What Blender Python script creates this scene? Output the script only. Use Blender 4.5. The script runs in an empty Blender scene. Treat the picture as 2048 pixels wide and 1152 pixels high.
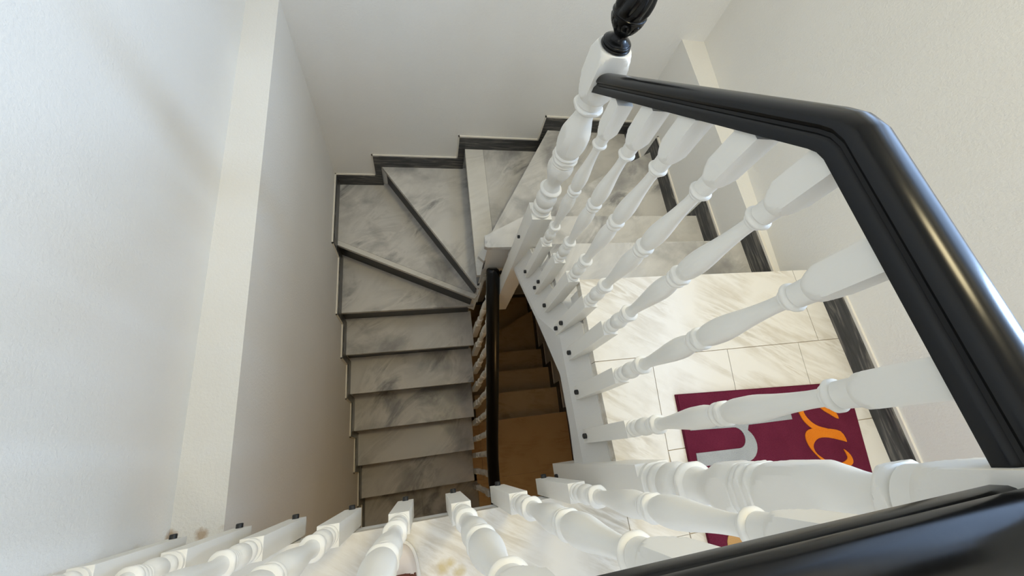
import bpy, bmesh, math, random
from mathutils import Vector, Matrix
random.seed(4)
S = bpy.context.scene
COL = S.collection
PI = math.pi
RZ = 0.1876                      # riser
ST = -14 * RZ                    # lower storey

# ------------------------------------------------------------------ materials
def nmat(name, col, rough=.6, spec=.5):
    m = bpy.data.materials.new(name); m.use_nodes = True
    n = m.node_tree.nodes; b = n['Principled BSDF']
    b.inputs['Base Color'].default_value = (*col, 1)
    b.inputs['Roughness'].default_value = rough
    b.inputs['Specular IOR Level'].default_value = spec
    return m, m.node_tree, b
def link(t, a, b): t.links.new(a, b)
def node(t, typ, **kw):
    n = t.nodes.new(typ)
    for k, v in kw.items():
        if k in n.inputs: n.inputs[k].default_value = v
        else: setattr(n, k, v)
    return n
def coords(t, scale=(1, 1, 1), rot=(0, 0, 0)):
    g = node(t, 'ShaderNodeNewGeometry')
    mp = node(t, 'ShaderNodeMapping'); mp.inputs['Scale'].default_value = scale; mp.inputs['Rotation'].default_value = rot
    m0 = node(t, 'ShaderNodeMapping'); m0.inputs['Rotation'].default_value = rot
    mp.inputs['Rotation'].default_value = (0, 0, 0)
    link(t, g.outputs['Position'], m0.inputs['Vector']); link(t, m0.outputs['Vector'], mp.inputs['Vector'])
    return mp.outputs['Vector']
def ramp(t, fac, stops):
    r = node(t, 'ShaderNodeValToRGB')
    e = r.color_ramp.elements
    while len(e) < len(stops): e.new(.5)
    for i, (p, c) in enumerate(stops):
        e[i].position = p; e[i].color = (*c, 1) if len(c) == 3 else c
    link(t, fac, r.inputs['Fac']); return r.outputs['Color']
def bump(t, b, h, strength, dist):
    bp = node(t, 'ShaderNodeBump', Strength=strength, Distance=dist)
    link(t, h, bp.inputs['Height']); link(t, bp.outputs['Normal'], b.inputs['Normal'])

def m_plaster(name, c1, c2):
    m, t, b = nmat(name, c1, .85, .2)
    v = coords(t)
    n1 = node(t, 'ShaderNodeTexNoise', Scale=2.2, Detail=5.0); link(t, v, n1.inputs['Vector'])
    link(t, ramp(t, n1.outputs['Fac'], [(.35, c1), (.7, c2)]), b.inputs['Base Color'])
    n2 = node(t, 'ShaderNodeTexNoise', Scale=130.0, Detail=6.0, Roughness=.65); link(t, v, n2.inputs['Vector'])
    bump(t, b, n2.outputs['Fac'], .5, .004)
    return m
def m_marble(name, base, vein, dark, scale=1.0, rot=.9, rough=.22, cloud=.5, ani=3.0, m0=.40, m1=.62, dist=.9, c0=.56):
    m, t, b = nmat(name, base, rough, .45)
    v = coords(t, (scale, scale * ani, scale * ani * .7), (0, 0, rot))
    n0 = node(t, 'ShaderNodeTexNoise', Scale=2.1, Detail=8.0, Distortion=dist, Roughness=.6); link(t, v, n0.inputs['Vector'])
    c1 = ramp(t, n0.outputs['Fac'], [(.40, base), (.50, vein), (.56, base), (.60, vein), (.67, dark), (.76, vein)])
    v2 = coords(t, (scale * 1.6,) * 3)
    n1 = node(t, 'ShaderNodeTexNoise', Scale=2.0, Detail=5.0, Distortion=.4); link(t, v2, n1.inputs['Vector'])
    f = node(t, 'ShaderNodeMapRange'); f.inputs['From Min'].default_value = m0; f.inputs['From Max'].default_value = m1
    link(t, n1.outputs['Fac'], f.inputs['Value'])
    mx = node(t, 'ShaderNodeMix', data_type='RGBA'); mx.inputs[6].default_value = (*base, 1)
    link(t, f.outputs['Result'], mx.inputs[0]); link(t, c1, mx.inputs[7])
    f2 = node(t, 'ShaderNodeMapRange'); f2.inputs['From Min'].default_value = c0; f2.inputs['From Max'].default_value = c0 + .16; f2.inputs['To Max'].default_value = cloud
    link(t, n1.outputs['Fac'], f2.inputs['Value'])
    m2 = node(t, 'ShaderNodeMix', data_type='RGBA'); link(t, f2.outputs['Result'], m2.inputs[0]); link(t, mx.outputs[2], m2.inputs[6]); m2.inputs[7].default_value = (*dark, 1)
    link(t, m2.outputs[2], b.inputs['Base Color'])
    return m
def m_slate(name, c1, c2, c3):
    m, t, b = nmat(name, c1, .3, .45)
    v = coords(t, (5, 5, 60))
    n = node(t, 'ShaderNodeTexNoise', Scale=1.5, Detail=5.0, Distortion=.8); link(t, v, n.inputs['Vector'])
    link(t, ramp(t, n.outputs['Fac'], [(.3, c1), (.52, c2), (.66, c3), (.75, c2)]), b.inputs['Base Color'])
    return m
def m_paint(name, c, rough=.5, bumpy=.15):
    m, t, b = nmat(name, c, rough, .4)
    v = coords(t, (1, 1, .3))
    n = node(t, 'ShaderNodeTexNoise', Scale=130.0, Detail=4.0); link(t, v, n.inputs['Vector'])
    bump(t, b, n.outputs['Fac'], bumpy, .002)
    return m
def m_black(name):
    m, t, b = nmat(name, (.0035, .0035, .0035), .24, .30)
    v = coords(t, (60, 9, 60))
    n = node(t, 'ShaderNodeTexNoise', Scale=3.0, Detail=4.0); link(t, v, n.inputs['Vector'])
    r = node(t, 'ShaderNodeMapRange'); r.inputs['To Min'].default_value = .17; r.inputs['To Max'].default_value = .27
    link(t, n.outputs['Fac'], r.inputs['Value']); link(t, r.outputs['Result'], b.inputs['Roughness'])
    return m
def m_pile(name, c1, c2):
    m, t, b = nmat(name, c1, .95, .1)
    v = coords(t)
    n = node(t, 'ShaderNodeTexNoise', Scale=420.0, Detail=3.0); link(t, v, n.inputs['Vector'])
    n2 = node(t, 'ShaderNodeTexNoise', Scale=14.0, Detail=4.0); link(t, v, n2.inputs['Vector'])
    ad = node(t, 'ShaderNodeMath', operation='ADD'); link(t, n.outputs['Fac'], ad.inputs[0]); link(t, n2.outputs['Fac'], ad.inputs[1])
    hf = node(t, 'ShaderNodeMath', operation='MULTIPLY'); hf.inputs[1].default_value = .5; link(t, ad.outputs[0], hf.inputs[0])
    link(t, ramp(t, hf.outputs[0], [(.35, c1), (.65, c2)]), b.inputs['Base Color'])
    bump(t, b, n.outputs['Fac'], .6, .004)
    return m

PLASTER = m_plaster('plaster', (.80, .785, .745), (.765, .75, .71))
MARBLE = m_marble('landing_marble', (.80, .765, .695), (.63, .575, .48), (.47, .42, .34), 1.15, .54, .22, .10, 5.2, .40, .56, .35)
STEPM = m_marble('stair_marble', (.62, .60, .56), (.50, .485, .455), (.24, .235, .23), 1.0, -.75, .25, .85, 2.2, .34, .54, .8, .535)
NOSE = m_marble('nosing_marble', (.67, .65, .60), (.60, .58, .53), (.48, .46, .42), 1.0, -.4, .25, .2)
LAMPTAN = m_marble('lamplit_tan_stone', (.55, .36, .17), (.49, .30, .125), (.40, .23, .09), 1.6, .05, .35, .3, 5.0)  # lower landing floor, the lamp's warm light mixed into its colour
LAMPLITM = m_marble('lamplit_marble', (.60, .45, .26), (.52, .37, .19), (.40, .27, .12), 1.2, .1, .35, .3)  # marble of the storey below, yellow lamplight put into the base colour
SLATE = m_slate('slate', (.026, .027, .029), (.050, .050, .051), (.16, .15, .135))
DARK = m_slate('dark_slate', (.014, .014, .015), (.024, .024, .025), (.05, .05, .05))
GROUT = nmat('grout', (.55, .46, .34), .9, .1)[0]
CAULK = nmat('caulk', (.78, .74, .66), .7, .2)[0]
WHITE = m_paint('white_paint', (.82, .795, .73), .45)
FASCIA = m_paint('fascia_paint', (.70, .69, .66), .75, .4)
BLACK = m_black('black_lacquer')
BOLT = nmat('bolt_black', (.012, .012, .012), .4, .5)[0]
MATRED = m_pile('mat_red', (.105, .012, .03), (.15, .02, .045))
MATGREY = m_pile('mat_grey', (.33, .345, .35), (.43, .445, .45))
MATORANGE = m_pile('mat_orange', (.66, .17, .012), (.80, .24, .02))
MATBEIGE = m_pile('mat_beige', (.48, .27, .10), (.56, .33, .14))
SHOE = m_paint('shoe_white', (.78, .71, .67), .6)
SOLE = m_paint('shoe_sole', (.86, .84, .80), .6)
SKIN = m_paint('skin_brown', (.13, .035, .018), .5)
FRAME = m_paint('window_frame', (.8, .8, .8), .4)

# floor material gets the two yellowish stains by the shoe
def floor_stains(m, spots, col, sc):
    t = m.node_tree; b = t.nodes['Principled BSDF']
    src = b.inputs['Base Color'].links[0].from_socket
    g = node(t, 'ShaderNodeNewGeometry')
    for (x, y, z, r) in spots:
        d = node(t, 'ShaderNodeVectorMath', operation='DISTANCE'); d.inputs[1].default_value = (x, y, z)
        n = node(t, 'ShaderNodeTexNoise', Scale=float(sc)); link(t, g.outputs['Position'], n.inputs['Vector'])
        link(t, g.outputs['Position'], d.inputs[0])
        a = node(t, 'ShaderNodeMath', operation='MULTIPLY_ADD'); a.inputs[1].default_value = .016
        link(t, n.outputs['Fac'], a.inputs[0]); link(t, d.outputs['Value'], a.inputs[2])
        f = node(t, 'ShaderNodeMapRange'); f.inputs['From Min'].default_value = r; f.inputs['From Max'].default_value = r + .012
        f.inputs['To Min'].default_value = .75; f.inputs['To Max'].default_value = 0
        link(t, a.outputs[0], f.inputs['Value'])
        mx = node(t, 'ShaderNodeMix', data_type='RGBA'); mx.inputs[7].default_value = col
        link(t, f.outputs['Result'], mx.inputs[0]); link(t, src, mx.inputs[6]); src = mx.outputs[2]
    link(t, src, b.inputs['Base Color'])
floor_stains(MARBLE, ((.022, -.208, 0, .013), (.056, -.222, 0, .012), (.040, -.203, 0, .009)), (.52, .40, .15, 1), 70)
floor_stains(PLASTER, ((-.613, -.085, -.25, .016), (-.545, -.09, -.25, .014), (-.50, -.085, -.24, .008)), (.40, .27, .15, 1), 90)

# ------------------------------------------------------------------ helpers
def finish(name, bm, mats, parent=None, smooth=35, loc=None):
    """link bm (world coordinates) as one mesh object; loc = origin"""
    if not isinstance(mats, (list, tuple)): mats = [mats]
    bmesh.ops.recalc_face_normals(bm, faces=bm.faces)
    if smooth:
        for f in bm.faces: f.smooth = True
        for e in bm.edges:
            e.smooth = not (len(e.link_faces) == 2 and e.calc_face_angle(0) > math.radians(smooth))
    me = bpy.data.meshes.new(name)
    off = Vector(loc) if loc else Vector((0, 0, 0))
    if loc: bmesh.ops.translate(bm, verts=bm.verts, vec=-off)
    bm.to_mesh(me); bm.free()
    for m in mats: me.materials.append(m)
    o = bpy.data.objects.new(name, me); COL.objects.link(o)
    if parent:
        o.parent = parent
        par = parent; acc = Vector((0, 0, 0))
        while par: acc += par.location; par = par.parent
        o.location = off - acc
    else: o.location = off
    return o
def root(name, loc, label, cat, group=None):
    o = bpy.data.objects.new(name, None); COL.objects.link(o); o.location = loc
    o.empty_display_size = .05
    o['label'] = label; o['category'] = cat
    if group: o['group'] = group
    return o
def struct(o): o['kind'] = 'structure'; return o
def prism(bm, poly, z0, z1, mi=0):
    """poly xy list; z0,z1 may be numbers or lists"""
    n = len(poly)
    a = [bm.verts.new((p[0], p[1], z0[i] if isinstance(z0, (list, tuple)) else z0)) for i, p in enumerate(poly)]
    b = [bm.verts.new((p[0], p[1], z1[i] if isinstance(z1, (list, tuple)) else z1)) for i, p in enumerate(poly)]
    fs = [bm.faces.new(a[::-1]), bm.faces.new(b)]
    for i in range(n): fs.append(bm.faces.new((a[i], a[(i + 1) % n], b[(i + 1) % n], b[i])))
    for f in fs: f.material_index = mi
    return fs
def box(bm, x0, x1, y0, y1, z0, z1, mi=0):
    return prism(bm, [(x0, y0), (x1, y0), (x1, y1), (x0, y1)], z0, z1, mi)
def hexa(bm, c, mi=0):
    v = [bm.verts.new(p) for p in c]
    for q in ((3, 2, 1, 0), (4, 5, 6, 7), (0, 1, 5, 4), (1, 2, 6, 5), (2, 3, 7, 6), (3, 0, 4, 7)):
        bm.faces.new([v[i] for i in q]).material_index = mi
def lin(a, b, t): return a + (b - a) * t
def lathe(bm, cx, cy, prof, half=None, seg=32, mod=None, mi=0):
    """prof: (z, r); radius is clipped by a square of half-width half"""
    rings = []
    for z, r in prof:
        ring = []
        for i in range(seg):
            th = 2 * PI * i / seg
            rr = r
            if mod: rr = mod(th, z, r)
            if half: rr = min(rr, half / max(abs(math.cos(th)), abs(math.sin(th))))
            ring.append(bm.verts.new((cx + rr * math.cos(th), cy + rr * math.sin(th), z)))
        rings.append(ring)
    for a, b in zip(rings, rings[1:]):
        for i in range(seg):
            bm.faces.new((a[i], a[(i + 1) % seg], b[(i + 1) % seg], b[i])).material_index = mi
    bm.faces.new(rings[0][::-1]).material_index = mi; bm.faces.new(rings[-1]).material_index = mi
def bead(z, r0, r, h, n=8):
    """a rounded bead of radius r on a core of r0, centred on z, height 2h"""
    return [(z - h + 2 * h * i / n, r0 + (r - r0) * math.sin(PI * i / n) ** .6) for i in range(n + 1)]
def curve_pts(keys, n=6):
    """smooth (z, r) keys by Catmull-Rom"""
    out = []
    for i in range(len(keys) - 1):
        p0 = keys[max(i - 1, 0)]; p1 = keys[i]; p2 = keys[i + 1]; p3 = keys[min(i + 2, len(keys) - 1)]
        for k in range(n):
            t = k / n
            f = lambda a, b, c, d: .5 * (2 * b + (c - a) * t + (2 * a - 5 * b + 4 * c - d) * t * t + (3 * b - a - 3 * c + d) * t ** 3)
            out.append((lin(p1[0], p2[0], t), f(p0[1], p1[1], p2[1], p3[1])))
    out.append(keys[-1]); return out

# ------------------------------------------------------------------ the room shell
YB = 1.797          # back wall
YF = -3.0           # wall behind the photographer
TOP = 2.45; BOT = -5.6
XL = -.497; XLU = -.613
# left wall: thick below, set back above a ledge
bm = bmesh.new()
ys = [YB + .12, -.112, -.5, YF]
zl = [-.135, -.25, -.25, -.25]
for i in range(3):
    a, b = ys[i], ys[i + 1]
    hexa(bm, [(-.80, a, BOT), (XL, a, BOT), (XL, b, BOT), (-.80, b, BOT), (-.80, a, zl[i]), (XL, a, zl[i]), (XL, b, zl[i + 1]), (-.80, b, zl[i + 1])])
hexa(bm, [(-.80, ys[0], -.5), (XLU, ys[0], -.5), (XLU, YF, -.5), (-.80, YF, -.5), (-.80, ys[0], TOP), (XLU, ys[0], TOP), (XLU, YF, TOP), (-.80, YF, TOP)])
struct(finish('wall_left', bm, PLASTER, smooth=0))
# back wall
bm = bmesh.new(); box(bm, -.8, 1.75, YB, YB + .2, BOT, TOP); struct(finish('wall_back', bm, PLASTER, smooth=0))
# right wall : lower thick part, ledge at -.12, upper part set back, landing part flush
def xr(y): return 1.297 + .044 * (y - .44)           # lower face
def xru(y): return 1.339 + .110 * (y - .445)          # upper face over the stairs
def xland(y): return 1.333 + .045 * (y - .31)        # face beside the landing
WY0, WY1, WZ0, WZ1 = -.15, 1.35, .72, 1.85            # window opening
bm = bmesh.new()
YJ = .445
hexa(bm, [(xr(YB + .1), YB + .1, BOT), (1.75, YB + .1, BOT), (1.75, YJ, BOT), (xr(YJ), YJ, BOT), (xr(YB + .1), YB + .1, -.12), (1.75, YB + .1, -.12), (1.75, YJ, -.12), (xr(YJ), YJ, -.12)])
hexa(bm, [(xr(YJ), YJ, BOT), (1.75, YJ, BOT), (1.75, YF, BOT), (1.25, YF, BOT), (xr(YJ), YJ, -.25), (1.75, YJ, -.25), (1.75, YF, -.25), (1.25, YF, -.25)])
def upper(y0, y1, z0, z1):
    hexa(bm, [(xru(y1), y1, z0), (1.75, y1, z0), (1.75, y0, z0), (xru(y0), y0, z0), (xru(y1), y1, z1), (1.75, y1, z1), (1.75, y0, z1), (xru(y0), y0, z1)])
upper(YJ, YB + .1, -.3, WZ0); upper(YJ, YB + .1, WZ1, TOP); upper(WY1, YB + .1, WZ0, WZ1)
def landing_wall(y0, y1, z0, z1):
    hexa(bm, [(xland(y1), y1, z0), (1.75, y1, z0), (1.75, y0, z0), (xland(y0), y0, z0), (xland(y1), y1, z1), (1.75, y1, z1), (1.75, y0, z1), (xland(y0), y0, z1)])
landing_wall(YF, YJ, -.3, WZ0); landing_wall(YF, YJ, WZ1, TOP); landing_wall(YF, WY0, WZ0, WZ1)
struct(finish('wall_right', bm, PLASTER, smooth=0))
# front wall with a wide window, ceiling
FX0, FX1, FZ0, FZ1 = -.15, 1.0, .35, 2.15
bm = bmesh.new()
box(bm, -.8, 1.75, YF - .2, YF, BOT, FZ0); box(bm, -.8, 1.75, YF - .2, YF, FZ1, TOP)
box(bm, -.8, FX0, YF - .2, YF, FZ0, FZ1); box(bm, FX1, 1.75, YF - .2, YF, FZ0, FZ1)
struct(finish('wall_front', bm, PLASTER, smooth=0))
bm = bmesh.new(); box(bm, -.8, 1.75, YF - .2, YB + .2, TOP, TOP + .15); struct(finish('ceiling', bm, PLASTER, smooth=0))
# window frames
bm = bmesh.new()
xw = 1.60
for (a, b, c, d) in ((WY0, WY1, WZ0, WZ0 + .05), (WY0, WY1, WZ1 - .05, WZ1), (WY0, WY0 + .05, WZ0, WZ1), (WY1 - .05, WY1, WZ0, WZ1), (1.00, 1.05, WZ0, WZ1)):
    box(bm, xw, xw + .05, a, b, c, d)
struct(finish('window_1', bm, FRAME, smooth=0))
bm = bmesh.new()
yw = YF - .12
for (a, b, c, d) in ((FX0, FX1, FZ0, FZ0 + .06), (FX0, FX1, FZ1 - .06, FZ1), (FX0, FX0 + .06, FZ0, FZ1), (FX1 - .06, FX1, FZ0, FZ1), ((FX0 + FX1) / 2 - .03, (FX0 + FX1) / 2 + .03, FZ0, FZ1)):
    box(bm, a, b, yw, yw + .05, c, d)
struct(finish('window_2', bm, FRAME, smooth=0))

# ------------------------------------------------------------------ upper floor
XE = .459; YE = -.115            # floor edges towards the stairwell
bm = bmesh.new()
prism(bm, [(XLU - .02, YE - .012), (XE + .012, YE - .012), (XE + .012, .425), (xr(.43), .425), (1.40, .40), (1.40, YF), (XLU - .02, YF)], -.029, -.004, 1)
prism(bm, [(XLU - .02, YE - .003), (XE + .006, YE - .003), (XE + .006, .415), (xr(.43), .415), (1.40, .40), (1.40, YF), (XLU - .02, YF)], -.09, -.028, 2)
prism(bm, [(XLU - .02, YE - .03), (.52, YE - .03), (.52, .40), (xr(.40), .40), (1.40, .40), (1.40, YF), (XLU - .02, YF)], -.25, -.09, 2)
G = .0010
def tile(p): prism(bm, p, -.028, 0.0, 0)
def rect(x0, x1, y0, y1): tile([(x0 + G, y0 + G), (x1 - G, y0 + G), (x1 - G, y1 - G), (x0 + G, y1 - G)])
YN = .437
tile([(XE, .19 + G), (1.231, .19 + G), (1.2505, YN), (XE + .006, YN)])
tile([(1.2335, .19 + G), (1.345, .19 + G), (1.345, YN), (1.253, YN)])
tile([(XE, YE), (XE, .19 - G), (.632 - G, .19 - G), (.602 - G, YE)])
tile([(.632 + G, .19 - G), (.887 - G, .19 - G), (.85 - G, -.056 + G), (.608 + G, -.056 + G)])
tile([(.887 + G, .19 - G), (1.150 - G, .19 - G), (1.116 - G, -.056 + G), (.85 + G, -.056 + G)])
tile([(1.150 + G, .19 - G), (1.345, .19 - G), (1.345, -.056 + G), (1.116 + G, -.056 + G)])
for x0, x1 in ((.608, .90), (.90, 1.2), (1.2, 1.345)):
    for y0, y1 in ((-.243, -.056), (-.62, -.243), (-1.0, -.62), (-1.4, -1.0), (-1.8, -1.4), (-2.2, -1.8), (-2.6, -2.2), (-3.0, -2.6)):
        rect(x0, x1, y0, y1)
rect(XLU, .457, -.75, YE); tile([(.457 + G, -.243), (.607 - G, -.243), (.602 - G, YE - G), (.457 + G, YE - G)])
rect(.457, .607, -.62, -.243); rect(.457, .607, -1.0, -.62)
for x0, x1 in ((XLU, -.25), (-.25, .1), (.1, .457)):
    for y0, y1 in ((-1.0, -.75), (-1.4, -1.0), (-1.8, -1.4), (-2.2, -1.8), (-2.6, -2.2), (-3.0, -2.6)):
        rect(x0, x1, y0, y1)
for y0, y1 in ((-1.4, -1.0), (-1.8, -1.4), (-2.2, -1.8), (-2.6, -2.2), (-3.0, -2.6)): rect(.457, .608, y0, y1)
struct(finish('floor', bm, [MARBLE, GROUT, FASCIA], smooth=0))

# fascia / stair string under the balusters
bm = bmesh.new()
cols = [(YE - .004, -.028, -.232), (.045, -.028, -.208), (.2, -.028, -.210), (.31, -.028, -.281), (.437, -.165, -.363), (.665, -.335, -.525), (.875, -.46, -.66)]
rows = []
for y, zt, zb in cols:
    dz = .12 if y < .35 else .17
    rows.append([bm.verts.new(p) for p in ((.53, y, zt), (.4565, y, zt), (.427, y, zt - dz), (.4275, y, min(zb, zt - dz - .02)), (.53, y, zb))])
for a, b in zip(rows, rows[1:]):
    for i in range(5): bm.faces.new((a[i], a[(i + 1) % 5], b[(i + 1) % 5], b[i]))
bm.faces.new(rows[0]); bm.faces.new(rows[-1][::-1])
struct(finish('trim_1', bm, FASCIA, smooth=0))

# ------------------------------------------------------------------ stairs
YW = YB - .002
TREADS = {   # front polygon corners; first two = the nosing line from the outer end to the inner end
    1: [(1.32, .665), (.4635, .665), (.4635, .415), (1.32, .415)],
    2: [(1.33, .908), (.4635, .908), (.4635, .836), (.4905, .836), (.4905, .753), (.4635, .753), (.4635, .64), (1.33, .64)],
    3: [(1.352, 1.476), (.307, .925), (.302, .870), (.314, .864), (1.325, .864)],
    4: [(.826, YW), (.334, .974), (.298, .920), (.324, .891), (.364, .906), (1.352, 1.435), (1.358, YW)],
    5: [(.323, YW), (.312, .900), (.362, .900), (.395, 1.0), (.866, YW)],
    6: [(-.203, YW), (.331, .917), (.339, .905), (.37, .905), (.372, YW)],
    7: [(-.497, 1.328), (.341, .912), (.371, .942), (-.148, YW), (-.497, YW)],
    8: [(-.497, .935), (.3575, .935), (.3575, .99), (-.497, 1.40)],
}
for k in range(9, 14):
    y = .935 - .224 * (k - 8)
    TREADS[k] = [(-.497, y), (.3575, y), (.3575, y + .255), (-.497, y + .255)]
SEAM = {5: .115, 7: .03, 12: .03, 13: .14, 8: 0}
RISK = {}
def clip(poly, n, d, keep):
    """half-plane clip: keep points with dot(n,p)-d having sign keep"""
    out = []
    for i in range(len(poly)):
        a, b = Vector(poly[i]), Vector(poly[(i + 1) % len(poly)])
        da, db = (a.dot(n) - d) * keep, (b.dot(n) - d) * keep
        if da >= 0: out.append(tuple(a))
        if da * db < 0: out.append(tuple(a + (b - a) * (da / (da - db))))
    return out
TT, SB = .024, .024
def inside(poly):
    n = Vector((1, -.044)); p = clip(poly, n, n.dot(Vector((xr(0), 0))) - .0015, -1)
    p = clip(p, Vector((1, 0)), XL + .0015, 1)
    return clip(p, Vector((0, 1)), YB - .0015, -1)
def stairs(name, loc, label, treads, dz, marble, carc, nose):
    raw = treads; treads = {k: inside(p) for k, p in raw.items()}
    r = root(name, loc, label, 'staircase')
    for k, poly in treads.items():
        z = -k * RZ + dz
        a, b = Vector(raw[k][0]), Vector(raw[k][1])
        cen = sum((Vector(p) for p in poly), Vector((0, 0))) / len(poly)
        nrm = Vector((b.y - a.y, a.x - b.x)).normalized()
        if nrm.dot(cen - a) < 0: nrm = -nrm                       # points back from the nosing
        d0 = nrm.dot(a)
        bm = bmesh.new()
        s = SEAM.get(k, 0)
        if s:
            prism(bm, clip(poly, nrm, d0 + s - .001, -1), z - TT, z, 1 if k in (5, 7) else 0)
            prism(bm, clip(poly, nrm, d0 + s + .0015, 1), z - TT, z)
            prism(bm, clip(clip(poly, nrm, d0 + s - .004, 1), nrm, d0 + s + .004, -1), z - TT, z - .0025, 0)
        else: prism(bm, poly, z - TT, z)
        bmesh.ops.remove_doubles(bm, verts=bm.verts, dist=.00005)
        t = finish('tread', bm, [marble, nose], r, 0, loc=(cen.x, cen.y, z))
        # riser below the nosing, set back
        if True:
            e = (b - a).normalized(); o = nrm * SB
            p = a + o + e * (.05 if abs(e.x) < .9 or k == 3 else .03); q = b + o - e * .02
            bm = bmesh.new()
            prism(bm, inside([tuple(a + o - e * .02), tuple(q), tuple(q + nrm * .012), tuple(a + o - e * .02 + nrm * .012)]), z - RZ + .0005, z - TT)
            finish('riser', bm, DARK, r, 0, loc=(*((p + q) / 2), z - RZ))
    # carcass: white rendered body below the treads, one mesh
    bm = bmesh.new()
    for k, poly in treads.items():
        z = -k * RZ + dz
        a, b = Vector(raw[k][0]), Vector(raw[k][1])
        cen = sum((Vector(p) for p in poly), Vector((0, 0))) / len(poly)
        nrm = Vector((b.y - a.y, a.x - b.x)).normalized()
        if nrm.dot(cen - a) < 0: nrm = -nrm
        pl = clip(poly, nrm, nrm.dot(a) + SB + .012, 1)
        # keep the body short of the free (well) side
        if k in CUT:
            n, d = CUT[k]; pl = clip(pl, Vector(n), d, -1)
        if len(pl) > 2: prism(bm, pl, z - RZ - (.01 if k < 3 else .10), z - TT)
    finish('stair_body', bm, carc, r, 0, loc=loc)
    return r
CUT = {k: ((0, -1), -.895) for k in (3, 4, 5, 6, 7)}
for k in (1, 2): CUT[k] = ((-1, 0), -.460)
for k in range(8, 14): CUT[k] = ((1, 0), .345)
stairs('staircase', (.4, .9, ST), 'grey-white marble winder staircase going down and round under the landing', TREADS, 0, STEPM, PLASTER, NOSE)
LOW = {1: [(1.33, .515), (.4635, .515), (.4635, .22), (1.33, .22)], 2: [(1.33, .755), (.4635, .755), (.4635, .48), (1.33, .48)],
       3: [(1.33, 1.0), (.4635, 1.0), (.4635, .72), (1.33, .72)], 4: [(1.352, 1.538), (.315, .995), (.305, .965), (.314, .960), (1.325, .960)]}
for k in range(4, 13): LOW[k + 1] = TREADS[k]
stairs('staircase', (.4, .9, 2 * ST), 'lower stair flight in warm lamplight, seen at the bottom of the well', LOW, ST, LAMPLITM, PLASTER, LAMPLITM)
# lower landing: warm light coloured into one side, the dim side kept grey
bm = bmesh.new()
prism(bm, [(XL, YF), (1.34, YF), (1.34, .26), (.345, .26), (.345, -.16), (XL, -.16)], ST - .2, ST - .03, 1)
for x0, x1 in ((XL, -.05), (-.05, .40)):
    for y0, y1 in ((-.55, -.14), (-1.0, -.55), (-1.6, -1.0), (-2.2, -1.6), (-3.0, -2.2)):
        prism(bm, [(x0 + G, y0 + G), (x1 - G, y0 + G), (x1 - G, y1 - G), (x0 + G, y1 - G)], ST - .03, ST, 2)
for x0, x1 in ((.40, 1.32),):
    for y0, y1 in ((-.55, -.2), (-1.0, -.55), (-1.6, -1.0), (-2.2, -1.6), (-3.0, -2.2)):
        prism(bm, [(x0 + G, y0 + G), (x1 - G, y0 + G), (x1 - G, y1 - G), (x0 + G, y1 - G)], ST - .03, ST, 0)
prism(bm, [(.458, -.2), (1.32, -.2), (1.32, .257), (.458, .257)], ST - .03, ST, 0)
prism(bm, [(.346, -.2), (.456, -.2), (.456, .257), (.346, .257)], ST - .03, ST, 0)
struct(finish('floor', bm, [LAMPTAN, PLASTER, STEPM], smooth=0))
bm = bmesh.new(); box(bm, -.8, 1.75, YF - .2, YB + .2, 2 * ST - .3, 2 * ST); struct(finish('floor', bm, LAMPLITM, smooth=0))

# ------------------------------------------------------------------ skirting (stepped)
def skirt(name, p_of, steps, h=.092, th=.014, cap=True):
    """steps: list of (s_hi_end, s_lo_end, z, mode); p_of(s, off) -> xy on the wall, off = distance out of it.
    vertical pieces join each step to the next lower one."""
    bm = bmesh.new()
    def slab(s0, s1, z0, z1, t=th, mi=0, o0=-.004):
        a, b, c, d = p_of(s0, o0), p_of(s1, o0), p_of(s1, t), p_of(s0, t)
        prism(bm, [a, b, c, d], z0, z1, mi)
    for i, (s0, s1, z) in enumerate(steps):
        sg = 1 if s1 > s0 else -1
        slab(s0, s1, z, z + h)
        slab(s0 - sg * .0, s1 + sg * .0, z + h, z + h + .009, .008, 1)
        if i + 1 < len(steps):
            z2 = steps[i + 1][2]
            slab(s1, s1 + sg * .040, z2 + h * .0, z + h, th - .001)
            slab(s1 + sg * .040, s1 + sg * .047, z2 + h, z + h + .009, .008, 1)
            slab(s1, s1 + sg * .047, z + h, z + h + .009, .008, 1)
    return struct(finish(name, bm, [SLATE, CAULK], smooth=0))
Z = lambda k: -k * RZ
skirt('baseboard_back', lambda s, o: (s, YB - o), [(1.355, .826, Z(4)), (.826, .323, Z(5)), (.323, -.203, Z(6)), (-.203, XL, Z(7))])
skirt('baseboard_left', lambda s, o: (XL + o, s), [(YB, 1.325, Z(7))] + [(1.325 if k == 8 else .935 - .224 * (k - 9), .935 - .224 * (k - 8), Z(k)) for k in range(8, 14)] + [(-.185, YF, Z(14))])
skirt('baseboard_right', lambda s, o: (xr(s) - o, s), [(.437, .665, Z(1)), (.665, .908, Z(2)), (.908, 1.455, Z(3)), (1.455, YB, Z(4))], h=.078)
skirt('baseboard_right', lambda s, o: (xland(s) - o, s), [(.43, YF, 0)], h=.063)
skirt('baseboard_right', lambda s, o: (xr(s) - o, s), [(YF, .257, ST), (.257, .515, ST + Z(1)), (.515, .755, ST + Z(2)), (.755, 1.0, ST + Z(3)), (1.0, 1.52, ST + Z(4)), (1.52, YB, ST + Z(5))])
skirt('baseboard_back', lambda s, o: (s, YB - o), [(1.355, .826, ST + Z(5)), (.826, .323, ST + Z(6)), (.323, -.203, ST + Z(7)), (-.203, XL, ST + Z(8))])

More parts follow.
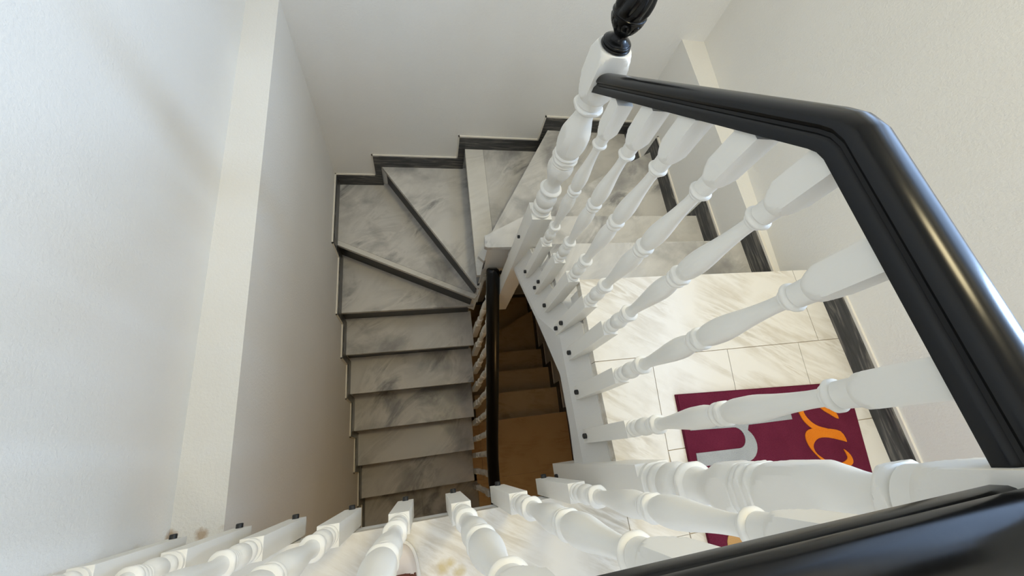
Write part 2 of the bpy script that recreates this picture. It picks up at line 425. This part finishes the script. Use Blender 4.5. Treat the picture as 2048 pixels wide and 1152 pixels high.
# ------------------------------------------------------------------ balusters, newels, rails
HB = .0183
def baluster_prof(zbot, ztop):
    p = [(zbot, .03), (-.2955, .03), (-.2950, .0178), (-.2890, .0178), (-.2882, .0150)]
    p += [(-.2865, .0128), (-.2845, .0128)]
    p += bead(-.2755, .0128, .0170, .0080)
    p += [(-.2665, .0122), (-.2645, .0122)]
    p += curve_pts([(-.2635, .0135), (-.2550, .0170), (-.2440, .0182), (-.2330, .0170), (-.2235, .0132)], 5)
    p += [(-.2225, .0120), (-.2190, .0120)]
    p += bead(-.2145, .0122, .0156, .0040)
    p += [(-.2100, .0128), (-.2090, .0128)]
    p += bead(-.2030, .0135, .0178, .0052) + bead(-.1920, .0140, .0198, .0058)
    p += curve_pts([(-.1855, .0128), (-.176, .0112), (-.158, .0114), (-.118, .0148), (-.074, .0186), (-.048, .0187), (-.024, .0152)], 6)
    p += [(-.0225, .0140), (-.0205, .0140)]
    p += bead(-.0135, .0142, .0184, .0062) + bead(.0005, .0142, .0200, .0068)
    p += [(.0080, .0142), (.0095, .0142)]
    p += curve_pts([(.0100, .0150), (.022, .0178), (.042, .0191), (.064, .0182), (.105, .0136), (.140, .0108), (.160, .0102), (.168, .0106)], 6)
    p += bead(.1705, .0112, .0138, .0030) + [(.1740, .0125)] + bead(.1795, .0130, .0190, .0055)
    p += [(.1855, .0150), (.2060, .0156)]
    p += [(.2065 + .0245 * i / 12, .0160 + .0102 * (i / 12) ** .85) for i in range(13)]
    p += [(ztop, .03)]
    return p
def newel_prof(z, s, zbot, ztop, rs=1.0):
    """z = height of the top of the lower square block, s = stretch along the axis"""
    k = lambda v: z + v * s
    p = [(zbot, .08), (z - .001, .08), (z, .0375), (k(.012), .0375), (k(.013), .034)]
    p += curve_pts([(k(.014), .0335), (k(.019), .0315), (k(.023), .033)], 3)
    p += bead(k(.037), .030, .0365, .012 * s)
    p += curve_pts([(k(.050), .029), (k(.066), .0355), (k(.082), .037), (k(.098), .034), (k(.108), .028)], 4)
    p += [(k(.109), .0265), (k(.114), .0265)] + bead(k(.118), .028, .0325, .0035 * s) + bead(k(.132), .030, .0385, .009 * s)
    p += curve_pts([(k(.142), .029), (k(.158), .0252), (k(.172), .0246), (k(.195), .030), (k(.225), .0395), (k(.245), .0410), (k(.262), .0375)], 6)
    p += bead(k(.270), .034, .038, .006 * s) + bead(k(.285), .035, .0415, .0075 * s) + bead(k(.300), .034, .0395, .006 * s)
    p += curve_pts([(k(.308), .0345), (k(.325), .0405), (k(.352), .0440), (k(.385), .0425), (k(.420), .0330), (k(.445), .0262), (k(.460), .0250)], 7)
    p += bead(k(.466), .026, .030, .003 * s) + bead(k(.478), .030, .0415, .008 * s)
    p += [(k(.487), .0345), (k(.505), .0350)]
    p += [(k(.5055 + .042 * i / 14), .0358 + .0176 * (i / 14) ** .85) for i in range(15)]
    zt = ztop
    p += [(k(.560), .08), (zt - .034, .08)] + [(zt - .030 * i / 12, .0400 + .0134 * (i / 12) ** .8) for i in range(12, -1, -1)]
    return [(a, b * rs) for a, b in p]
NW = .0375
rail_root = root('stair_railing', (.4435, -.0964, 0), 'white turned balustrade with black handrail round the upper landing', 'railing')
lab = lambda o, s: o.__setitem__('label', s)
BASE = .4525                                     # mid-ring height on the level part
def make_baluster(name, parent, x, y, zmid, up=.300):
    bm = bmesh.new()
    lathe(bm, x, y, [(zz + zmid, r) for zz, r in baluster_prof(-.5555, up)], HB, 40)
    return finish(name, bm, WHITE, parent, 22, loc=(x, y, zmid))
def make_bolt(parent, p, ax):
    bm = bmesh.new()
    m = Matrix.Rotation(PI / 2, 4, 'Y' if ax == 'x' else 'X')
    bmesh.ops.create_cone(bm, cap_ends=True, segments=16, radius1=.0070, radius2=.0070, depth=.012, matrix=Matrix.Translation(p) @ m)
    bmesh.ops.bevel(bm, geom=[e for e in bm.edges if len(e.link_faces) == 2 and e.calc_face_angle(0) > 1], offset=.0012, segments=1, affect='EDGES')
    return finish('bolt_cap', bm, BOLT, parent, 40, loc=p)
XB, YC = .4435, -.0964
By = [.0075, .125, .2395, .338, .445, .545, .654]
Bz = [0, 0, 0, -.0735, -.147, -.222, -.309]
def copy_bal(src, parent, loc):
    c = src.copy(); COL.objects.link(c); c.parent = parent
    acc = Vector((0, 0, 0)); q = parent
    while q: acc += q.location; q = q.parent
    c.location = Vector(loc) - acc
    for ch in src.children:
        d = ch.copy(); COL.objects.link(d); d.parent = c
    return c
# one baluster with its bolt for each facing
protoB = make_baluster('baluster', rail_root, XB, By[0], BASE, .31)
make_bolt(protoB, Vector((XB - HB - .003, By[0], BASE - .5555 + .022)), 'x')
extra = {2: .034, 3: .034, 4: .03}
for i in range(1, 7):
    c = copy_bal(protoB, rail_root, (XB, By[i], BASE + Bz[i]))
    if i in (3, 5):
        bpy.context.view_layer.update()
        ch = c.children[0]; d = ch.copy(); COL.objects.link(d); d.parent = c; d.location = ch.location + Vector((0, 0, .054))
protoC = make_baluster('baluster', rail_root, .291, YC, BASE, .31)
make_bolt(protoC, Vector((.291, YC + HB + .003, BASE - .5555 + .016)), 'y')
Cx = [.291, .170, .0588, -.054, -.173, -.2916, -.4028, -.526]
for x in Cx[1:]: copy_bal(protoC, rail_root, (x, YC, BASE))

def newel(parent, x, y, z, s, zbot, ztop, bolts, rs=1.0):
    bm = bmesh.new(); lathe(bm, x, y, newel_prof(z, s, zbot, ztop, rs), NW, 48)
    n = finish('newel_post', bm, WHITE, parent, 22, loc=(x, y, z))
    # carved finial
    bm = bmesh.new()
    zt = ztop
    base = bead(zt + .004, .030, .0345, .004) + bead(zt + .011, .030, .0330, .0035) + curve_pts([(zt + .015, .030), (zt + .021, .0215), (zt + .027, .0165), (zt + .032, .0165)], 4)
    body = curve_pts([(zt + .034, .0190), (zt + .044, .0270), (zt + .056, .0335), (zt + .066, .0365), (zt + .0705, .0370)], 5)
    band = [(zt + .0715, .0378), (zt + .0735, .0378), (zt + .0745, .0355)]
    cup = curve_pts([(zt + .0750, .0352), (zt + .090, .0375), (zt + .106, .0380), (zt + .126, .0345), (zt + .146, .0260), (zt + .162, .0150), (zt + .170, .0060), (zt + .172, .001)], 8)
    def mod(th, z, r):
        u = z - zt
        if .036 < u < .0695:                     # scooped leaf ovals
            a = (th * 8 / (2 * PI)) % 1 - .5
            v = (u - .053) / .0165
            d = math.sqrt((a / .40) ** 2 + v * v)
            return r - .0022 * max(0, 1 - abs(d - .85) / .18) + .0008 * (d < .7)
        if .076 < u < .168:                      # twisted flutes
            f = min(1, (u - .076) / .012, (.168 - u) / .02)
            return r * (1 + .075 * f * (abs(math.cos(4 * (th - u * 9))) * 2 - 1.2))
        return r
    lathe(bm, x, y, base + body + band + cup, None, 96, mod)
    f = finish('finial', bm, BLACK, n, 50, loc=(x, y, zt)); f['label'] = 'black carved finial'
    for p, ax in bolts: make_bolt(n, Vector(p), ax)
    return n
NA = (.450, .795)
newel(rail_root, NA[0], NA[1], -.167, 1.0, -1.115, .4725, [((NA[0] - NW - .003, NA[1] + .004, -.36), 'x')])
NB = (.4435 + .0015, -.0985)
newel(rail_root, NB[0], NB[1], .196, .97, -.385, .868, [((NB[0] - NW - .003, NB[1] + .0, -.35), 'x'), ((NB[0] - .004, NB[1] + NW + .003, -.135), 'y')], 1.05)
# handrail sweep
PROF = [(-.0253, 0), (-.0253, .0105), (-.0238, .0140), (-.0212, .0165), (-.0212, .0205), (-.0240, .0220), (-.0262, .0250), (-.0258, .0300), (-.0235, .0350), (-.0190, .0392), (-.0130, .0420), (-.0065, .0436), (0, .0441)]
PROF = PROF + [(-x, z) for x, z in PROF[-2::-1]]
def sweep(bm, path, side0=None, prof=PROF, caps=True, rnd=()):
    """sweep prof along path; profile kept upright, mitred at bends"""
    n = len(path); P = [Vector(p) for p in path]; rings = []
    for i in range(n):
        if i == 0: t = P[1] - P[0]; t2 = t
        elif i == n - 1: t = P[-1] - P[-2]; t2 = t
        else: t = P[i] - P[i - 1]; t2 = P[i + 1] - P[i]
        a = t.normalized(); b = t2.normalized(); m = (a + b).normalized()
        sa = a.cross(Vector((0, 0, 1))).normalized()
        ua = sa.cross(a).normalized()
        ring = []
        for (x, z) in prof:
            q = P[i] + sa * x + ua * z
            # slide along a onto the mitre plane
            d = (P[i] - q).dot(m) / a.dot(m)
            ring.append(bm.verts.new(q + a * d))
        rings.append(ring)
    for a, b in zip(rings, rings[1:]):
        k = len(prof)
        for i in range(k): bm.faces.new((a[i], a[(i + 1) % k], b[(i + 1) % k], b[i]))
    bm.faces.new(rings[0]); bm.faces.new(rings[-1][::-1])
ZR = .748
bm = bmesh.new()
sweep(bm, [(XB, NB[1] + NW - .004, ZR), (XB, .235, ZR), (XB + .0003, .247, ZR - .003), (XB + .0006, .258, ZR - .0095), (NA[0] - .003, NA[1] - NW + .004, .378)])
h = finish('handrail', bm, BLACK, rail_root, 24, loc=(XB, .25, ZR)); h['label'] = 'black handrail bending down to the stair newel'
bm = bmesh.new()
sweep(bm, [(NB[0] - NW + .003, YC, ZR), (XLU - .003, YC, ZR)])
h = finish('handrail', bm, BLACK, rail_root, 24, loc=(0, YC, ZR)); h['label'] = 'black handrail nearest the photographer'

# ------------------------------------------------------------------ lower balustrade
low = root('stair_railing', (.385, .3, ST), 'lower balustrade with straight black handrail beside the grey marble flight', 'railing')
def znose(y): return -2.284 + .838 * y
XW = .3785
protoL = None
for i in range(10):
    y = .805 - .1155 * i
    zm = znose(y) + .40
    if protoL is None: protoL = make_baluster('baluster', low, XW, y, zm, .345)
    else: copy_bal(protoL, low, (XW, y, zm))
bm = bmesh.new()
def rl(y): return znose(y) + .714 + (.9 - y) * .055
LP = [(XW, .900, rl(.900) - .022), (XW, .893, rl(.893) - .004), (XW, .874, rl(.874)), (XW, .1, rl(.1)), (XW + .002, -.02, rl(-.02)), (XW + .012, -.16, rl(-.16)), (XW + .03, -.30, rl(-.30)), (XW + .05, -.42, rl(-.42))]
LPR = [(x * 1.28, z * 1.1) for x, z in PROF]
sweep(bm, LP[2:], None, LPR)
e0 = Vector(LP[2]); dr = (e0 - Vector(LP[3])).normalized(); sx = dr.cross(Vector((0, 0, 1))).normalized(); ux = sx.cross(dr)
prev = None
for i in range(7):
    a = PI / 2 * i / 6 * .97
    kx, off = .45 + .55 * math.cos(a), .020 * math.sin(a)
    ring = [bm.verts.new(e0 + dr * off - sx * (x * kx) + ux * (.02 + (z - .02) * (.6 + .4 * math.cos(a)))) for x, z in LPR]
    if prev:
        for j in range(len(ring)): bm.faces.new((prev[j], prev[(j + 1) % len(ring)], ring[(j + 1) % len(ring)], ring[j]))
    prev = ring
bm.faces.new(prev)
h = finish('handrail', bm, BLACK, low, 24, loc=(XW, .4, rl(.4)))
# bracket from the rail to the newel
bm = bmesh.new()
yb = .86; zb = rl(yb) + .012
hexa(bm, [(XW + .02, yb - .004, zb - .004), (.424, yb - .004, zb - .004), (.424, yb + .004, zb - .004), (XW + .02, yb + .004, zb - .004), (XW + .02, yb - .004, zb + .004), (.424, yb - .004, zb + .004), (.424, yb + .004, zb + .004), (XW + .02, yb + .004, zb + .004)])
hexa(bm, [(.416, yb - .005, zb - .004), (.425, yb - .005, zb - .004), (.425, yb + .005, zb - .004), (.416, yb + .005, zb - .004), (.416, yb - .005, zb + .022), (.425, yb - .005, zb + .022), (.425, yb + .005, zb + .022), (.416, yb + .005, zb + .022)])
finish('bracket', bm, BOLT, low, 0, loc=(.40, yb, zb))

# ------------------------------------------------------------------ doormat
mat = root('doormat', (.93, -.25, 0), 'wine-red doormat with grey and orange lettering on the marble landing', 'doormat')
bm = bmesh.new()
prism(bm, [(.670, .079), (.6545, -.10), (.648, -.27), (.640, -.62), (1.13, -.66), (1.203, -.200), (1.262, .055)], .0006, .010)
bmesh.ops.bevel(bm, geom=[e for e in bm.edges if abs(e.verts[0].co.z - e.verts[1].co.z) < 1e-6 and e.verts[0].co.z > .005], offset=.003, segments=2, affect='EDGES')
finish('mat_pad', bm, MATRED, mat, 30, loc=(.93, -.25, 0))
def glyph(poly, m, label, zo=0):
    bm = bmesh.new(); 
    vs = [bm.verts.new((x, y, .0095 + zo)) for x, y in poly]
    f = bm.faces.new(vs)
    r = bmesh.ops.triangulate(bm, faces=[f])
    g = bmesh.ops.extrude_face_region(bm, geom=bm.faces[:])
    bmesh.ops.translate(bm, verts=[v for v in g['geom'] if isinstance(v, bmesh.types.BMVert)], vec=(0, 0, .0022))
    cx = sum(p[0] for p in poly) / len(poly); cy = sum(p[1] for p in poly) / len(poly)
    o = finish('letter', bm, m, mat, 0, loc=(cx, cy, .0095)); o['label'] = label
def smooth_poly(p, n=4):
    out = []
    N = len(p)
    for i in range(N):
        a, b, c, d = (Vector(p[(i + j - 1) % N]) for j in range(4))
        if (b - c).length < .03 or True:
            for k in range(n):
                t = k / n
                q = .5 * (2 * b + (c - a) * t + (2 * a - 5 * b + 4 * c - d) * t * t + (3 * b - a - 3 * c + d) * t ** 3)
                out.append((q.x, q.y))
    return out
# grey arch-shaped letter lying on its side
arc = lambda cx, cy, rx, ry, a0, a1, n: [(cx + rx * math.cos(math.radians(a0 + (a1 - a0) * i / n)), cy + ry * math.sin(math.radians(a0 + (a1 - a0) * i / n))) for i in range(n + 1)]
grey = [(.680, .010), (1.013, .002), (1.009, -.026), (.862, -.0235)] + arc(.820, -.0675, .048, .044, 45, -90, 10) + [(.674, -.1035), (.6785, -.072), (.812, -.077)] + arc(.812, -.0505, .0265, .0265, -90, 90, 10) + [(.681, -.0165)]
glyph(grey, MATGREY, 'grey letter')
glyph(smooth_poly([(1.037, .012), (1.040, -.014), (1.046, -.037), (1.064, -.058), (1.085, -.066), (1.118, -.066), (1.087, -.054), (1.066, -.037), (1.056, -.012), (1.072, .012), (1.098, .018), (1.140, .006), (1.163, -.016), (1.167, -.043), (1.142, -.027), (1.118, -.006), (1.106, .028), (1.072, .040), (1.046, .032)], 3), MATORANGE, 'orange script letter', .0006)
glyph(smooth_poly([(1.064, -.058), (1.109, -.063), (1.155, -.076), (1.163, -.104), (1.150, -.101), (1.106, -.087), (1.071, -.085), (1.048, -.097), (1.043, -.112), (1.052, -.128), (1.078, -.147), (1.110, -.154), (1.133, -.150), (1.143, -.142), (1.141, -.122), (1.155, -.138), (1.156, -.155), (1.144, -.164), (1.119, -.167), (1.087, -.160), (1.056, -.141), (1.033, -.107), (1.029, -.080), (1.040, -.063)], 3), MATORANGE, 'orange script letter')
glyph(smooth_poly([(.700, -.262), (.745, -.262), (.760, -.290), (.748, -.330), (.712, -.345), (.690, -.310)], 4), MATBEIGE, 'beige letter')

# ------------------------------------------------------------------ person's foot behind the balusters
per = root('person', (-.052, -.27, 0), 'person standing at the railing, only a brown foot in a low white shoe showing', 'person')
FX = -.058
def loft(rows, seg=28):
    """rows: (y, cx, z0, halfw, height) cross-sections along y"""
    bm = bmesh.new(); R = []
    for (y, cx, z0, hw, hh) in rows:
        ring = []
        for i in range(seg):
            a = 2 * PI * i / seg
            c, s = math.cos(a), math.sin(a)
            x = cx + hw * math.copysign(abs(c) ** .75, c)
            z = z0 + hh * (.5 + .5 * math.copysign(abs(s) ** .8, s))
            ring.append(bm.verts.new((x, y, z)))
        R.append(ring)
    for a, b in zip(R, R[1:]):
        for i in range(seg): bm.faces.new((a[i], a[(i + 1) % seg], b[(i + 1) % seg], b[i]))
    bm.faces.new(R[0]); bm.faces.new(R[-1][::-1]); return bm
# body: foot and shin as one continuous surface
bm = bmesh.new(); seg = 24
path = [(-.175, .020, .022, .010), (-.195, .026, .026, .014), (-.220, .040, .030, .026), (-.250, .052, .031, .034), (-.285, .075, .031, .040), (-.310, .115, .031, .040), (-.318, .17, .035, .042), (-.320, .25, .046, .050), (-.322, .33, .050, .054), (-.322, .40, .046, .050)]
R = []
for i, (y, z, hw, hd) in enumerate(path):
    j0, j1 = max(i - 1, 0), min(i + 1, len(path) - 1)
    t = Vector((0, path[j1][0] - path[j0][0], path[j1][1] - path[j0][1])).normalized()
    u = Vector((0, -t.z, t.y))
    R.append([bm.verts.new(Vector((FX, y, z)) + Vector((1, 0, 0)) * hw * math.cos(2 * PI * k / seg) + u * hd * math.sin(2 * PI * k / seg)) for k in range(seg)])
for a, b in zip(R, R[1:]):
    for k in range(seg): bm.faces.new((a[k], a[(k + 1) % seg], b[(k + 1) % seg], b[k]))
bm.faces.new(R[0]); bm.faces.new(R[-1])
finish('body', bm, SKIN, per, 60, loc=(FX, -.27, 0))
def outline(o):
    pts = [(-.010, -.143), (.006, -.145), (.018, -.154), (.027, -.170), (.033, -.195), (.036, -.225), (.034, -.26), (.029, -.30), (.029, -.345), (.024, -.375), (.0, -.388), (-.024, -.375), (-.030, -.345), (-.031, -.30), (-.034, -.25), (-.036, -.215), (-.034, -.185), (-.027, -.157)]
    cx, cy = 0, -.26
    return [(FX + x * (1 - o / .036), cy + (y - cy) * (1 - o / .125)) for x, y in pts]
bm = bmesh.new(); prism(bm, smooth_poly(outline(0), 3), .0006, .016)
bmesh.ops.bevel(bm, geom=[e for e in bm.edges if abs(e.verts[0].co.z - e.verts[1].co.z) < 1e-6], offset=.003, segments=2, affect='EDGES')
sh = finish('shoe', bm, SOLE, per, 40, loc=(FX, -.27, 0)); sh['label'] = 'white shoe'
# upper: shell open on top
bm = bmesh.new()
o0 = smooth_poly(outline(.0065), 3); N = len(o0)
levels = [(.015, 0), (.024, .0005), (.034, .003), (.042, .0085), (.046, .015)]
rings = []
cy = -.26
for z, ins in levels:
    ring = []
    for (x, y) in o0:
        f = max(0, min(1, (-.15 - y) / .06))                    # toe lower than heel
        zz = .015 + (z - .015) * (.75 + .25 * f)
        k = 1 - ins / .04
        ring.append(bm.verts.new((FX + (x - FX) * k, cy + (y - cy) * (1 - ins / .16), zz)))
    rings.append(ring)
for a, b in zip(rings, rings[1:]):
    for i in range(N): bm.faces.new((a[i], a[(i + 1) % N], b[(i + 1) % N], b[i]))
# toe cap closes over the front down to the opening
top = rings[-1]
front = [v for v in top if v.co.y > -.204]
cen = bm.verts.new((FX, -.204, .047))
idx = [i for i in range(N) if top[i].co.y > -.204]
for i in range(N):
    a, b = top[i], top[(i + 1) % N]
    if a.co.y > -.204 and b.co.y > -.204: bm.faces.new((a, b, cen))
u = finish('shoe_upper', bm, SHOE, sh, 60, loc=(FX, -.27, .02))
sm = u.modifiers.new('shell', 'SOLIDIFY'); sm.thickness = .002; sm.offset = 0

# ------------------------------------------------------------------ light
w = bpy.data.worlds.new('World'); S.world = w; w.use_nodes = True
bg = w.node_tree.nodes['Background']; bg.inputs['Color'].default_value = (.47, .665, 1, 1); bg.inputs['Strength'].default_value = 4.0
def area(name, loc, target, sx, sy, energy, col):
    l = bpy.data.lights.new(name, 'AREA'); l.shape = 'RECTANGLE'; l.size = sx; l.size_y = sy; l.energy = energy; l.color = col
    o = bpy.data.objects.new(name, l); COL.objects.link(o); o.location = loc
    o.rotation_euler = (Vector(target) - Vector(loc)).to_track_quat('-Z', 'Z').to_euler()
    return o
def portal(name, loc, target, sx, sy):
    o = area(name, loc, target, sx, sy, 1, (1, 1, 1)); o.data.cycles.is_portal = True
portal('window_portal', (1.70, (WY0 + WY1) / 2, (WZ0 + WZ1) / 2), (0, (WY0 + WY1) / 2, (WZ0 + WZ1) / 2), WZ1 - WZ0, WY1 - WY0)
portal('window_portal', ((FX0 + FX1) / 2, YF - .18, (FZ0 + FZ1) / 2), ((FX0 + FX1) / 2, 0, (FZ0 + FZ1) / 2), FX1 - FX0, FZ1 - FZ0)
area('daylight_side', (3.6, .45, 1.62), (-.6, .55, -.1), 1.2, .36, 90, (.50, .70, 1))
area('daylight_front', ((FX0 + FX1) / 2, YF - .17, (FZ0 + FZ1) / 2), ((FX0 + FX1) / 2, 0, .9), FX1 - FX0, FZ1 - FZ0, 10, (.95, .97, 1))
area('ceiling_lamp', (.72, .62, TOP - .04), (.72, .55, 0), .4, .4, 20, (1, .85, .50))
area('ceiling_lamp', (.1, -.9, TOP - .04), (.1, -.9, 0), .4, .4, 5, (1, .93, .80))
def point(name, loc, e, col, r=.05):
    l = bpy.data.lights.new(name, 'POINT'); l.energy = e; l.color = col; l.shadow_soft_size = r
    o = bpy.data.objects.new(name, l); COL.objects.link(o); o.location = loc; return o
point('lower_lamp', (.95, -.5, ST + 2.0), 3.5, (1, .60, .22), .08)

# ------------------------------------------------------------------ camera
cam = bpy.data.cameras.new('Camera'); co = bpy.data.objects.new('Camera', cam); COL.objects.link(co)
f = 785.0; cx, cy = 1024.0, 576.0; nad = (854.0, 923.5); ps = .135
d = Vector((nad[0] - cx, -(nad[1] - cy), -f)).normalized(); zc = -d
x0 = Vector((1, 0, 0)); x0 = (x0 - zc * x0.dot(zc)).normalized(); y0 = zc.cross(x0)
ax = x0 * math.cos(ps) + y0 * math.sin(ps); ay = zc.cross(ax)
M = Matrix((ax, ay, zc)).to_4x4()                # world axes in camera space = camera-to-world rows
M.translation = Vector((0, 0, 1.0))
co.matrix_world = M
cam.sensor_width = 36; cam.lens = f * 36 / 2048; cam.clip_start = .02; cam.clip_end = 50
S.camera = co
S.view_settings.view_transform = 'Standard'
try: S.view_settings.look = 'None'
except Exception: pass
S.view_settings.exposure = 0.0; S.view_settings.gamma = 1.0
try: S.view_settings.use_curve_mapping = False
except Exception: pass
S.cycles.use_denoising = True
S.cycles.max_bounces = 9; S.cycles.diffuse_bounces = 6
